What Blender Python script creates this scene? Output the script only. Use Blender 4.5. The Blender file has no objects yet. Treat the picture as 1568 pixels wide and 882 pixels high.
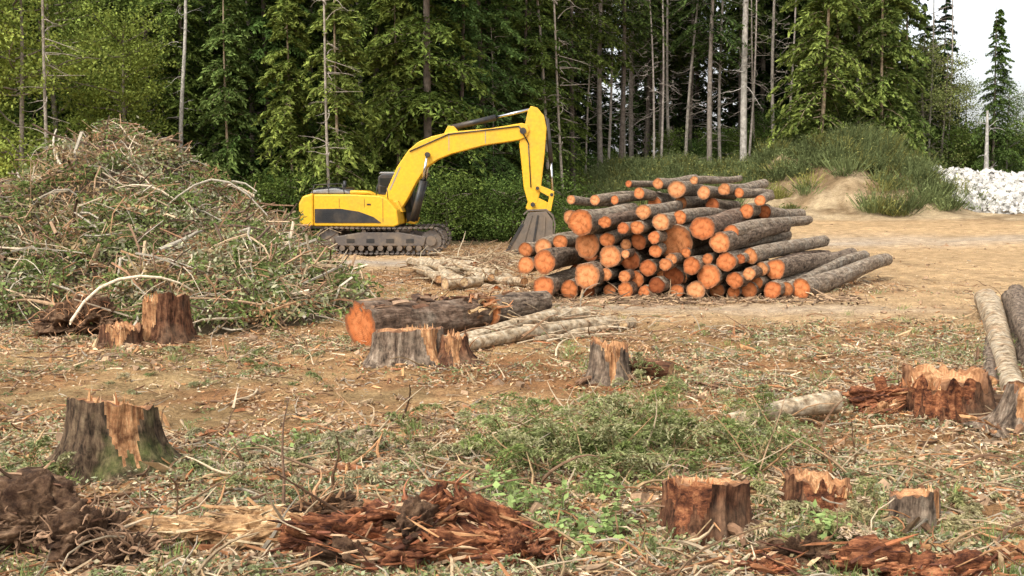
import bpy, math, numpy as np, bmesh
from mathutils import Vector, Matrix
R=np.random.default_rng(11)
sc=bpy.context.scene
# ------------------------------------------------------------ helpers
def norm(a): return a/(np.linalg.norm(a,axis=-1,keepdims=True)+1e-9)
def _h(i,j,k,s):
    n=(i*73856093)^(j*19349663)^(k*83492791)^(s*26544357)
    n=((n^(n>>13))*1274126177)&0xffffffff
    n^=n>>16
    return (n&0xffff)/65535.0
def noise(x,y,z=0.0,s=0):
    x,y,z=np.broadcast_arrays(np.asarray(x,float),np.asarray(y,float),np.asarray(z,float))
    xi=np.floor(x).astype(np.int64);yi=np.floor(y).astype(np.int64);zi=np.floor(z).astype(np.int64)
    f=x-xi;g=y-yi;h=z-zi
    f=f*f*(3-2*f);g=g*g*(3-2*g);h=h*h*(3-2*h)
    o=0
    for a in (0,1):
        for b in (0,1):
            for c in (0,1):
                w=(f if a else 1-f)*(g if b else 1-g)*(h if c else 1-h)
                o=o+w*_h(xi+a,yi+b,zi+c,s)
    return o
def fbm(x,y,z=0.0,s=0,o=4):
    t=0;a=.5;tot=0
    for i in range(o):
        t=t+a*noise(np.asarray(x)*2**i,np.asarray(y)*2**i,np.asarray(z)*2**i,s+i*17);tot+=a;a*=.5
    return t/tot
def sst(a,b,x):
    t=np.clip((np.asarray(x,float)-a)/(b-a),0,1);return t*t*(3-2*t)
class Acc:
    def __init__(s): s.v=[];s.q=[];s.c=[];s.m=[];s.n=0
    def add(s,V,Q,C,mi=0):
        V=np.asarray(V,float).reshape(-1,3);Q=np.asarray(Q).reshape(-1,4)
        C=np.asarray(C,float)
        if C.ndim==1: C=np.tile(C,(len(V),1))
        s.v.append(V);s.q.append(Q+s.n);s.c.append(C.reshape(-1,3));s.m.append(np.full(len(Q),mi));s.n+=len(V)
    def mesh(s,name,mats,smooth=False):
        V=np.concatenate(s.v);Q=np.concatenate(s.q);C=np.concatenate(s.c);M=np.concatenate(s.m)
        me=bpy.data.meshes.new(name)
        me.vertices.add(len(V));me.vertices.foreach_set('co',V.astype(np.float32).ravel())
        me.loops.add(len(Q)*4);me.loops.foreach_set('vertex_index',Q.astype(np.int32).ravel())
        me.polygons.add(len(Q));me.polygons.foreach_set('loop_start',np.arange(0,len(Q)*4,4,dtype=np.int32))
        for m in mats: me.materials.append(m)
        me.polygons.foreach_set('material_index',M.astype(np.int32))
        me.polygons.foreach_set('use_smooth',np.full(len(Q),smooth) if not isinstance(smooth,str) else (M==0))
        at=me.attributes.new('Col','FLOAT_COLOR','POINT')
        at.data.foreach_set('color',np.c_[np.clip(C,0,1),np.ones(len(C))].astype(np.float32).ravel())
        me.update(calc_edges=True)
        return me
    def obj(s,name,mats,smooth=False,parent=None):
        o=bpy.data.objects.new(name,s.mesh(name,mats,smooth));sc.collection.objects.link(o)
        if parent: o.parent=parent
        return o
def link(o,parent=None):
    sc.collection.objects.link(o)
    if parent: o.parent=parent
    return o
def empty(name,loc=(0,0,0),rz=0):
    e=bpy.data.objects.new(name,None);sc.collection.objects.link(e);e.location=loc;e.rotation_euler=(0,0,rz);e.empty_display_size=.3;return e
def tubes(acc,P,D,L,r0,r1,col,S=3,sides=4,bend=.08,mi=0,sag=0.0):
    P=np.asarray(P,float);N=len(P);D=norm(np.asarray(D,float))
    L=np.broadcast_to(L,(N,)).astype(float);r0=np.broadcast_to(r0,(N,));r1=np.broadcast_to(r1,(N,))
    A=norm(np.cross(D,R.normal(size=(N,3))));B=np.cross(D,A)
    s=np.linspace(0,1,S+1)
    c=P[:,None]+D[:,None]*(L[:,None]*s)[:,:,None]
    c=c+A[:,None]*((4*s*(1-s))[None]*(bend*L*R.normal(size=N))[:,None])[:,:,None]
    c=c+B[:,None]*((np.sin(s*6.28))[None]*(bend*.5*L*R.normal(size=N))[:,None])[:,:,None]
    c[:,:,2]-=sag*L[:,None]*s[None]**2
    r=r0[:,None]*(1-s)+r1[:,None]*s
    a=np.arange(sides)/sides*2*np.pi
    V=c[:,:,None]+r[:,:,None,None]*(np.cos(a)[None,None,:,None]*A[:,None,None]+np.sin(a)[None,None,:,None]*B[:,None,None])
    b=np.arange(N)[:,None,None]*(S+1)*sides;i=np.arange(S)[None,:,None]*sides;j=np.arange(sides)[None,None];j2=(j+1)%sides
    Q=np.stack([b+i+j,b+i+j2,b+i+sides+j2,b+i+sides+j],-1)
    col=np.asarray(col,float)
    if col.ndim==2: col=np.repeat(col,(S+1)*sides,axis=0)
    acc.add(V,Q,col,mi)
    return c
CUBE=np.array([(-1,-1,-1),(1,-1,-1),(1,1,-1),(-1,1,-1),(-1,-1,1),(1,-1,1),(1,1,1),(-1,1,1)],float)
CF6=np.array([(0,3,2,1),(4,5,6,7),(0,1,5,4),(1,2,6,5),(2,3,7,6),(3,0,4,7)])
def shards(acc,P,D,sx,sy,sz,col,mi=0,jit=.35):
    n=len(P);D=norm(D);A=norm(np.cross(D,R.normal(size=(n,3))+np.array([0,0,1.5])));B=np.cross(D,A)
    c=CUBE[None]*(1+R.normal(0,jit,(n,8,3)))
    V=P[:,None]+c[...,0:1]*D[:,None]*sx[:,None,None]+c[...,1:2]*A[:,None]*sy[:,None,None]+c[...,2:3]*B[:,None]*sz[:,None,None]
    acc.add(V,CF6[None]+np.arange(n)[:,None,None]*8,np.repeat(col,8,0),mi)
def leaves(acc,C,ax,wd,ll,lw,col,mi=1):
    C=C.reshape(-1,3);ax=norm(ax.reshape(-1,3));wd=norm(np.cross(ax,wd.reshape(-1,3)))
    N=len(C);ll=np.broadcast_to(ll,(N,))[:,None];lw=np.broadcast_to(lw,(N,))[:,None]
    V=np.stack([C-ax*ll/2,C+wd*lw/2,C+ax*ll/2,C-wd*lw/2],1)
    col=np.asarray(col,float)
    if col.ndim==2: col=np.repeat(col,4,axis=0)
    acc.add(V,np.arange(N*4).reshape(-1,4),col,mi)
def sprays(acc,P,D,L,K,M,droop,ll,lw,c0,c1,ratio=.38,mi=1,jit=.05,stem=None,td=.35):
    N=len(P);D=norm(D);up=np.array([0,0,1.])
    S=norm(np.cross(D,up)+1e-4)
    s=(np.arange(K)+.5)/K
    st=P[:,None]+D[:,None]*(L[:,None]*s)[:,:,None]
    st[:,:,2]-=droop*L[:,None]*s[None]**2
    sg=np.where(np.arange(K)%2==0,1,-1)
    T=D[:,None]*.65+S[:,None]*(sg[None,:,None]*.8)+R.normal(0,.22,(N,K,3));T[:,:,2]-=droop*.8*s[None]
    T=norm(T);tl=ratio*L[:,None]*(1.05-.8*s)[None]*R.uniform(.6,1.2,(N,K))
    t=(np.arange(M)+.5)/M
    C=st[:,:,None]+T[:,:,None]*(tl[:,:,None]*t)[...,None]
    C[...,2]-=td*tl[:,:,None]*t**2
    C=C+R.normal(0,1,C.shape)*jit
    ax=T[:,:,None]+R.normal(0,.35,C.shape);ax[...,2]-=td*t
    wd=np.array([0,0,1.])+R.normal(0,.5,C.shape)
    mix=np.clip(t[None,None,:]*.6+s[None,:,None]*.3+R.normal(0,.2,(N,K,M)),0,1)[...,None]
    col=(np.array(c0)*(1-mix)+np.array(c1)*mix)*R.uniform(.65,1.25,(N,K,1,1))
    leaves(acc,C,ax,wd,ll*R.uniform(.7,1.3,C[...,0].size),lw,col.reshape(-1,3),mi)
# ------------------------------------------------------------ materials
def nm(name):
    m=bpy.data.materials.new(name);m.use_nodes=True;nt=m.node_tree;nt.nodes.clear()
    o=nt.nodes.new('ShaderNodeOutputMaterial');return m,nt,o
def N(nt,t,**k):
    n=nt.nodes.new(t)
    for a,b in k.items(): setattr(n,a,b)
    return n
def mixc(nt,mode,fac,a,b):
    n=N(nt,'ShaderNodeMixRGB',blend_type=mode)
    for i,v in ((0,fac),(1,a),(2,b)):
        if isinstance(v,bpy.types.NodeSocket): nt.links.new(v,n.inputs[i])
        else: n.inputs[i].default_value=v if i==0 else ((*v,1) if len(v)==3 else v)
    return n.outputs[0]
def ramp(nt,fac,stops):
    r=N(nt,'ShaderNodeValToRGB');nt.links.new(fac,r.inputs[0]);e=r.color_ramp.elements
    while len(e)<len(stops): e.new(.5)
    for k,(p,c) in enumerate(stops): e[k].position=p;e[k].color=(*c,1)
    return r.outputs[0]
def noisen(nt,scale,detail=6,co=None,mapscale=None,rough=.6):
    tc=N(nt,'ShaderNodeTexCoord');src=tc.outputs['Object'] if co is None else co
    if mapscale:
        mp=N(nt,'ShaderNodeMapping');mp.inputs['Scale'].default_value=mapscale;nt.links.new(src,mp.inputs[0]);src=mp.outputs[0]
    n=N(nt,'ShaderNodeTexNoise');n.inputs['Scale'].default_value=scale;n.inputs['Detail'].default_value=detail;n.inputs['Roughness'].default_value=rough
    nt.links.new(src,n.inputs['Vector']);return n.outputs['Fac']
def princ(nt,o,col,rough=.8,spec=.3,bump=None,bs=.5,bd=.02,metal=0):
    p=N(nt,'ShaderNodeBsdfPrincipled')
    if isinstance(col,bpy.types.NodeSocket): nt.links.new(col,p.inputs['Base Color'])
    else: p.inputs['Base Color'].default_value=(*col,1)
    if isinstance(rough,bpy.types.NodeSocket): nt.links.new(rough,p.inputs['Roughness'])
    else: p.inputs['Roughness'].default_value=rough
    p.inputs['Specular IOR Level'].default_value=spec;p.inputs['Metallic'].default_value=metal
    if bump is not None:
        b=N(nt,'ShaderNodeBump');b.inputs['Strength'].default_value=bs;b.inputs['Distance'].default_value=bd
        nt.links.new(bump,b.inputs['Height']);nt.links.new(b.outputs[0],p.inputs['Normal'])
    nt.links.new(p.outputs[0],o.inputs[0]);return p
def mat_attr(name,scale=8,amp=(.6,1.25),rough=.85,trans=0.0,objr=False,bump=True):
    m,nt,o=nm(name)
    a=N(nt,'ShaderNodeAttribute',attribute_name='Col').outputs['Color']
    f=noisen(nt,scale,4)
    c=mixc(nt,'MULTIPLY',1.0,a,ramp(nt,f,[(.3,(amp[0],)*3),(.7,(amp[1],)*3)]))
    if objr:
        oi=N(nt,'ShaderNodeObjectInfo').outputs['Random']
        c=mixc(nt,'MULTIPLY',1.0,c,ramp(nt,oi,[(0,(.7,.8,.75)),(.35,(1.15,1.05,.85)),(.7,(.8,.92,1.0)),(1,(1.2,1.12,.95))]))
    if trans:
        p=N(nt,'ShaderNodeBsdfDiffuse');nt.links.new(c,p.inputs[0])
        t=N(nt,'ShaderNodeBsdfTranslucent');nt.links.new(c,t.inputs[0])
        mx=N(nt,'ShaderNodeMixShader');mx.inputs[0].default_value=trans
        nt.links.new(p.outputs[0],mx.inputs[1]);nt.links.new(t.outputs[0],mx.inputs[2]);nt.links.new(mx.outputs[0],o.inputs[0])
    else: princ(nt,o,c,rough,.2,f if bump else None,.5,.02)
    return m
M_wood=mat_attr('debris_wood',14)
M_leaf=mat_attr('leaf',3,(.75,1.2),.6,.3,False,False)
M_tleaf=mat_attr('tree_leaf',.6,(.55,1.3),.6,.3,True,False)
M_trunk=mat_attr('tree_trunk_bark',5,(.45,1.3))
def mat_bark(name,stops,ms=(7,7,1.4),moss=None,bd=.03):
    m,nt,o=nm(name);f=noisen(nt,2.2,8,mapscale=ms,rough=.7)
    c=ramp(nt,f,stops)
    g=noisen(nt,1.6,3)
    c=mixc(nt,'MIX',ramp(nt,g,[(.5,(0,0,0)),(.68,(.65,)*3)]),c,moss or (.34,.31,.25))
    h=noisen(nt,9,5,rough=.7)
    c=mixc(nt,'MULTIPLY',1.0,c,ramp(nt,h,[(.33,(.33,)*3),(.62,(1.15,)*3)]))
    princ(nt,o,c,.9,.15,f,1.0,bd);return m
B_fir=mat_bark('fir_bark',[(.3,(.06,.042,.03)),(.45,(.22,.16,.11)),(.6,(.38,.3,.21)),(.8,(.48,.42,.33))],moss=(.38,.34,.27),bd=.05)
B_fir2=mat_bark('fir_bark_dark',[(.3,(.04,.025,.016)),(.48,(.16,.1,.065)),(.62,(.28,.19,.13)),(.8,(.38,.31,.24))],moss=(.28,.23,.17),bd=.05)
B_red=mat_bark('red_bark',[(.36,(.025,.012,.007)),(.5,(.13,.055,.028)),(.62,(.25,.12,.06)),(.78,(.38,.23,.13))],moss=(.2,.13,.08),bd=.05)
B_moss=mat_bark('mossy_bark',[(.36,(.02,.014,.009)),(.5,(.11,.07,.042)),(.7,(.24,.17,.1))],moss=(.1,.14,.03),bd=.05)
B_birch=mat_bark('pale_bark',[(.32,(.12,.07,.04)),(.45,(.38,.28,.17)),(.7,(.57,.49,.36))],ms=(3,3,2.5),moss=(.34,.2,.1),bd=.012)
B_grey=mat_bark('grey_bark',[(.36,(.045,.032,.024)),(.5,(.2,.14,.095)),(.65,(.36,.28,.2))],moss=(.26,.2,.14),bd=.05)
def mat_cut(name,a,b,c3,vary=True):
    m,nt,o=nm(name)
    rd=N(nt,'ShaderNodeAttribute',attribute_name='rd').outputs['Fac']
    f=noisen(nt,3,3)
    ma=N(nt,'ShaderNodeMath',operation='MULTIPLY_ADD');nt.links.new(f,ma.inputs[0]);ma.inputs[1].default_value=.18;nt.links.new(rd,ma.inputs[2])
    w=N(nt,'ShaderNodeMath',operation='MULTIPLY');nt.links.new(ma.outputs[0],w.inputs[0]);w.inputs[1].default_value=75
    sn=N(nt,'ShaderNodeMath',operation='SINE');nt.links.new(w.outputs[0],sn.inputs[0])
    mr=N(nt,'ShaderNodeMapRange');nt.links.new(sn.outputs[0],mr.inputs[0]);mr.inputs[1].default_value=-1
    c=ramp(nt,ma.outputs[0],[(.05,a),(.5,b),(.85,a),(1.0,c3)])
    c=mixc(nt,'MULTIPLY',1.0,c,ramp(nt,mr.outputs[0],[(0,(.78,.74,.7)),(1,(1.05,)*3)]))
    n2=noisen(nt,9,6)
    c=mixc(nt,'MULTIPLY',1.0,c,ramp(nt,n2,[(.3,(.4,.33,.28)),(.5,(1,1,1)),(.75,(1.15,1.15,1.2))]))
    if vary:
        oi=N(nt,'ShaderNodeObjectInfo').outputs['Random']
        c=mixc(nt,'MULTIPLY',1.0,c,ramp(nt,oi,[(0,(.4,.32,.28)),(.14,(.8,.72,.7)),(.6,(1.0,1.0,1.0)),(.88,(1.0,1.3,1.6)),(1,(.7,.65,.6))]))
    princ(nt,o,c,.8,.2,n2,.6,.01);return m
C_or=mat_cut('cut_wood_orange',(.5,.155,.045),(.63,.23,.08),(.28,.11,.045))
C_tan=mat_cut('cut_wood_tan',(.46,.25,.11),(.56,.34,.16),(.25,.15,.09))
C_stump=mat_cut('cut_wood_stump',(.4,.2,.09),(.52,.29,.14),(.2,.1,.05),False)
def mat_torn(name,stops,ms=(14,14,1.5),bd=.03):
    m,nt,o=nm(name);f=noisen(nt,2.5,9,mapscale=ms,rough=.72)
    g=noisen(nt,4,6,rough=.7)
    c=mixc(nt,'MULTIPLY',1.0,ramp(nt,f,stops),ramp(nt,g,[(.35,(.22,.17,.15)),(.6,(1.15,)*3)]))
    princ(nt,o,c,.88,.2,f,1.0,bd);return m
T_torn=mat_torn('torn_wood',[(.3,(.2,.08,.035)),(.5,(.46,.23,.1)),(.7,(.62,.42,.22))])
T_red=mat_torn('rotten_red_wood',[(.36,(.04,.016,.01)),(.46,(.17,.06,.027)),(.56,(.36,.14,.06)),(.66,(.44,.22,.1)),(.8,(.55,.36,.2))],ms=(1.6,6,6),bd=.05)
T_yel=mat_torn('split_yellow_wood',[(.3,(.22,.11,.05)),(.5,(.5,.3,.14)),(.75,(.66,.46,.25))],ms=(1.0,10,10))
T_soil=mat_torn('root_soil',[(.3,(.035,.02,.012)),(.5,(.14,.078,.042)),(.7,(.28,.18,.105))],ms=(4,4,4),bd=.06)
def mat_paint(name,col,rough=.4,dirt=.5,metal=0,dc=(.3,.2,.1)):
    m,nt,o=nm(name);f=noisen(nt,1.3,7,rough=.7);g=noisen(nt,9,5)
    c=mixc(nt,'MIX',ramp(nt,f,[(.45,(0,0,0)),(.75,(dirt,)*3)]),col,dc)
    c=mixc(nt,'MULTIPLY',1.0,c,ramp(nt,g,[(.3,(.82,)*3),(.7,(1.05,)*3)]))
    princ(nt,o,c,rough,.4,g,.1,.005,metal);return m
P_yel=mat_paint('yellow_paint',(.74,.41,.018),.42,.45,dc=(.42,.25,.06))
P_blk=mat_paint('black_paint',(.022,.022,.022),.45,.25)
P_gry=mat_paint('grey_cover',(.25,.25,.24),.6,.4)
P_trk=mat_paint('track_steel',(.12,.1,.085),.7,.95,.2,(.27,.2,.13))
P_bkt=mat_paint('bucket_steel',(.14,.115,.09),.6,.9,.3,(.24,.17,.11))
P_chr=mat_paint('chrome_rod',(.6,.6,.6),.2,.1,1)
P_gls=mat_paint('cab_glass',(.012,.016,.016),.08,.1)
# ------------------------------------------------------------ world / light
w=bpy.data.worlds.new('World');sc.world=w;w.use_nodes=True;nt=w.node_tree;bg=nt.nodes['Background']
sky=nt.nodes.new('ShaderNodeTexSky');sky.sky_type='NISHITA';sky.sun_disc=False
EL,AZ=math.radians(52),math.radians(215)
sky.sun_elevation=EL;sky.sun_rotation=AZ;sky.air_density=1.0;sky.dust_density=4.0;sky.ozone_density=.6
hs=nt.nodes.new('ShaderNodeHueSaturation');hs.inputs['Saturation'].default_value=.25;hs.inputs['Value'].default_value=2.4
nt.links.new(sky.outputs[0],hs.inputs['Color']);nt.links.new(hs.outputs[0],bg.inputs[0]);bg.inputs[1].default_value=.15
sl=bpy.data.lights.new('sun','SUN');sl.energy=1.7;sl.angle=math.radians(12);sl.color=(1,.955,.87)
so=bpy.data.objects.new('sun',sl);sc.collection.objects.link(so)
sd=Vector((math.sin(AZ)*math.cos(EL),math.cos(AZ)*math.cos(EL),math.sin(EL)))
so.rotation_euler=sd.to_track_quat('Z','Y').to_euler();so.location=(0,0,40)
sc.view_settings.view_transform='Standard'
try: sc.view_settings.look='None'
except: pass
cam=bpy.data.cameras.new('camera');co=bpy.data.objects.new('camera',cam);sc.collection.objects.link(co)
co.location=(0,0,3.0);co.rotation_euler=(math.radians(84.5),0,0);cam.lens=40;cam.sensor_width=36;cam.clip_end=2000;sc.camera=co
# ------------------------------------------------------------ terrain
def bank(x,y):
    e=62+3*(noise(x*.2,3.3,s=5)-.5)
    m=sst(0,7,x)*(1-sst(23.5,28,x))
    ht=2.5+1.9*sst(14,21,x)
    g=(fbm(x*.35,y*.35,s=15)-.5)*1.6
    gul=-.35*np.maximum(0,1-2.5*np.abs(fbm(x*.9,y*.12,s=16,o=3)-.5)*2)*sst(1,5,y-e)*(1-sst(9,12,y-e))
    return m*(ht*sst(0,12,y-e)*(1+g*.3)+g*.6*sst(0,4,y-e)+gul)
def H(x,y):
    x=np.asarray(x,float);y=np.asarray(y,float)
    z=.30*(fbm(x*.18,y*.18,s=1)-.5)+.16*(fbm(x*.9,y*.9,s=2,o=3)-.5)
    near=1-sst(30,60,y)
    z=z+near*.1*(fbm(x*4,y*4,s=3,o=3)-.5)
    z=z+.9*sst(46,66,y)*sst(-2,12,x)+bank(x,y)+.5*(fbm(x*.5,y*.5,s=9)-.5)*sst(60,66,y)
    return z
def road(x,y):
    n=(fbm(x*.3,y*.3,s=20)-.5)*3
    a=sst(7.5,10.5,x+n-.12*(y-22))*sst(19,24,y+n)
    b=sst(22.5,24.5,y+n*.6)*(1-sst(28,31,y+n*.6))*sst(-1,3,x)
    c=sst(36,38.5,y+n*.5)*(1-sst(44,46,y))*sst(-8.5,-6,x)
    d=sst(33,36,y)*sst(-1,2,x)*(1-sst(60,63,y))
    return np.clip(np.maximum.reduce([a,b,c,d])*(1-sst(60,64,y)),0,1)
xs=[0.0]
while xs[-1]<700: xs.append(xs[-1]+max(.085,.02*xs[-1]))
xs=np.array(xs);xs=np.r_[-xs[:0:-1],xs]
ys=[-60.,-30,-12,-4,0,3,5,6.5]
while ys[-1]<900: ys.append(ys[-1]+max(.07,.0085*ys[-1]))
ys=np.array(ys);X,Y=np.meshgrid(xs,ys)
Z=H(X,Y);rd=road(X,Y)
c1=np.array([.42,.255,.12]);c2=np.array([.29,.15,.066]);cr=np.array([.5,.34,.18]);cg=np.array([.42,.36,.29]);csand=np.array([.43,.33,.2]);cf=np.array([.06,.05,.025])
f=sst(.35,.65,fbm(X*.35,Y*.35,s=30))[...,None]
col=c1*(1-f)+c2*f
f=sst(.48,.64,fbm(X*.6,Y*.9,s=33))[...,None]*.4*(1-sst(24,30,Y))[...,None]
col=col*(1-f)+np.array([.28,.24,.12])*f
r=rd[...,None];col=col*(1-r)+cr*r*(.72+.5*fbm(X*.12,Y*.8,s=34))[...,None]
g=(np.exp(-((Y-41)/1.6)**2)*sst(-9,-6,X)*(1-sst(3,8,X))+np.exp(-((Y-26+.04*X)/.9)**2)*sst(-1,2,X)*.6*(1-sst(6,12,X))+np.exp(-((Y-50-.1*X)/2.0)**2)*sst(8,14,X)*.7)
g=np.clip(g*(.4+.9*fbm(X*.5,Y*1.5,s=40)),0,.9)[...,None];col=col*(1-g)+cg*g
ru=sum(np.exp(-((X-(9.2+k_)-1.2*np.sin(Y*.09))/.28)**2) for k_ in (0,2.1,3.4,5.4))*rd*(.3+.6*fbm(X*.8,Y*.3,s=41))
ru=ru+sum(np.exp(-((Y-(24.6+k_)+.05*X-.6*np.sin(X*.3))/.22)**2) for k_ in (0,1.9))*rd*sst(0,3,X)*(.2+.6*fbm(X*.4,Y*.8,s=42))
ru=np.clip(ru,0,1);col=col*(1-.5*ru)[...,None]+np.array([.22,.15,.085])*(.5*ru)[...,None];Z=Z-.06*ru
b=sst(60,63,Y)[...,None];bs=sst(9,13,X)*(1-sst(28,32,X))
bs=bs[...,None];fb=fbm(X*.8,Y*.8,s=52)[...,None];bc=cf*(1-bs)+bs*(csand*sst(.3,.6,fb)+np.array([.24,.165,.09])*(1-sst(.3,.6,fb)));col=col*(1-b)+bc*b
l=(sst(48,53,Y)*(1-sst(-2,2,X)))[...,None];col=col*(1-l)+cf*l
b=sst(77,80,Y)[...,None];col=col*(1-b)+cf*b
col*=(.72+.56*fbm(X*3,Y*3,s=60,o=3))[...,None]
ny,nx=X.shape;idx=np.arange(ny*nx).reshape(ny,nx)
G=Acc();G.add(np.stack([X,Y,Z],-1),np.stack([idx[:-1,:-1],idx[:-1,1:],idx[1:,1:],idx[1:,:-1]],-1),col.reshape(-1,3))
m,nt,o=nm('dirt_ground')
a=N(nt,'ShaderNodeAttribute',attribute_name='Col').outputs['Color']
f1=noisen(nt,2.5,10,rough=.7);f2=noisen(nt,22,6,rough=.7)
c=mixc(nt,'MULTIPLY',1.0,a,ramp(nt,f1,[(.3,(.6,.56,.52)),(.7,(1.3,)*3)]))
c=mixc(nt,'MULTIPLY',1.0,c,ramp(nt,f2,[(.32,(.5,.45,.4)),(.5,(1,1,1)),(.7,(1.35,1.33,1.25))]))
ad=N(nt,'ShaderNodeMath',operation='ADD');nt.links.new(f1,ad.inputs[0]);nt.links.new(f2,ad.inputs[1])
princ(nt,o,c,.95,.1,ad.outputs[0],1.0,.07)
G.obj('ground',[m],True)
# ------------------------------------------------------------ logs, stumps, chunks
def set_rd(me,arr):
    at=me.attributes.new('rd','FLOAT','POINT');at.data.foreach_set('value',np.asarray(arr,np.float32))
def log_mesh(name,L,r0,r1,mb,mc,seed,sides=40,bend=.01,S=None,ridge=.05):
    S=S or max(8,int(L*4));v=[];f=[];mi=[];rdv=[]
    a=np.arange(sides)/sides*2*np.pi
    for i in range(S+1):
        s=i/S;z=s*L;rr=r0*(1-s)+r1*s
        q=rr*(1+ridge*2*(fbm(np.cos(a)*3.5+seed,np.sin(a)*3.5,z*1.5,s=seed,o=3)-.5)+.2*(noise(np.cos(a)*1.2,np.sin(a)*1.2+seed,z*.5,s=seed)-.5))
        bx=bend*L*math.sin(s*3.1+seed)-bend*L*math.sin(seed);by=bend*L*math.sin(s*4.1+seed*2)-bend*L*math.sin(seed*2)
        for k in range(sides): v.append((bx+q[k]*math.cos(a[k]),by+q[k]*math.sin(a[k]),z));rdv.append(1)
    for i in range(S):
        for k in range(sides):
            k2=(k+1)%sides;f.append((i*sides+k,i*sides+k2,(i+1)*sides+k2,(i+1)*sides+k));mi.append(0)
    tx,ty=.12*math.sin(seed*1.7),.12*math.sin(seed*2.9)
    for end in (0,S):
        base=end*sides;cx=np.mean([v[base+k] for k in range(sides)],axis=0)
        for k in range(sides):
            p=v[base+k];v[base+k]=(p[0],p[1],p[2]+tx*(p[0]-cx[0])+ty*(p[1]-cx[1]))
        rim=[]
        for k in range(sides): v.append(v[base+k]);rdv.append(1.0);rim.append(len(v)-1)
        prev=rim
        for q in (.93,.6,.3):
            cur=[]
            for k in range(sides):
                p=np.array(v[base+k]);pp=cx+(p-cx)*q;pp[2]+=.006*math.sin(k*.9+seed)*q;v.append(tuple(pp));rdv.append(q);cur.append(len(v)-1)
            for k in range(sides):
                k2=(k+1)%sides;f.append((prev[k2],prev[k],cur[k],cur[k2]) if end==0 else (prev[k],prev[k2],cur[k2],cur[k]));mi.append(1)
            prev=cur
        v.append(tuple(cx));rdv.append(0);ci=len(v)-1
        for k in range(sides):
            k2=(k+1)%sides;f.append((prev[k2],prev[k],ci) if end==0 else (prev[k],prev[k2],ci));mi.append(1)
    me=bpy.data.meshes.new(name);me.from_pydata(v,[],f);me.materials.append(mb);me.materials.append(mc)
    me.polygons.foreach_set('material_index',mi);me.polygons.foreach_set('use_smooth',[x==0 for x in mi]);set_rd(me,rdv);me.update();return me
def log_obj(name,p0,p1,r0,r1,mb,mc,seed,parent=None,bend=.008,**k):
    p0=Vector(p0);p1=Vector(p1);d=p1-p0
    o=bpy.data.objects.new(name,log_mesh(name,d.length,r0,r1,mb,mc,seed,bend=bend,**k));link(o,parent)
    o.location=p0;o.rotation_euler=d.to_track_quat('Z','Y').to_euler();return o
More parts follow.
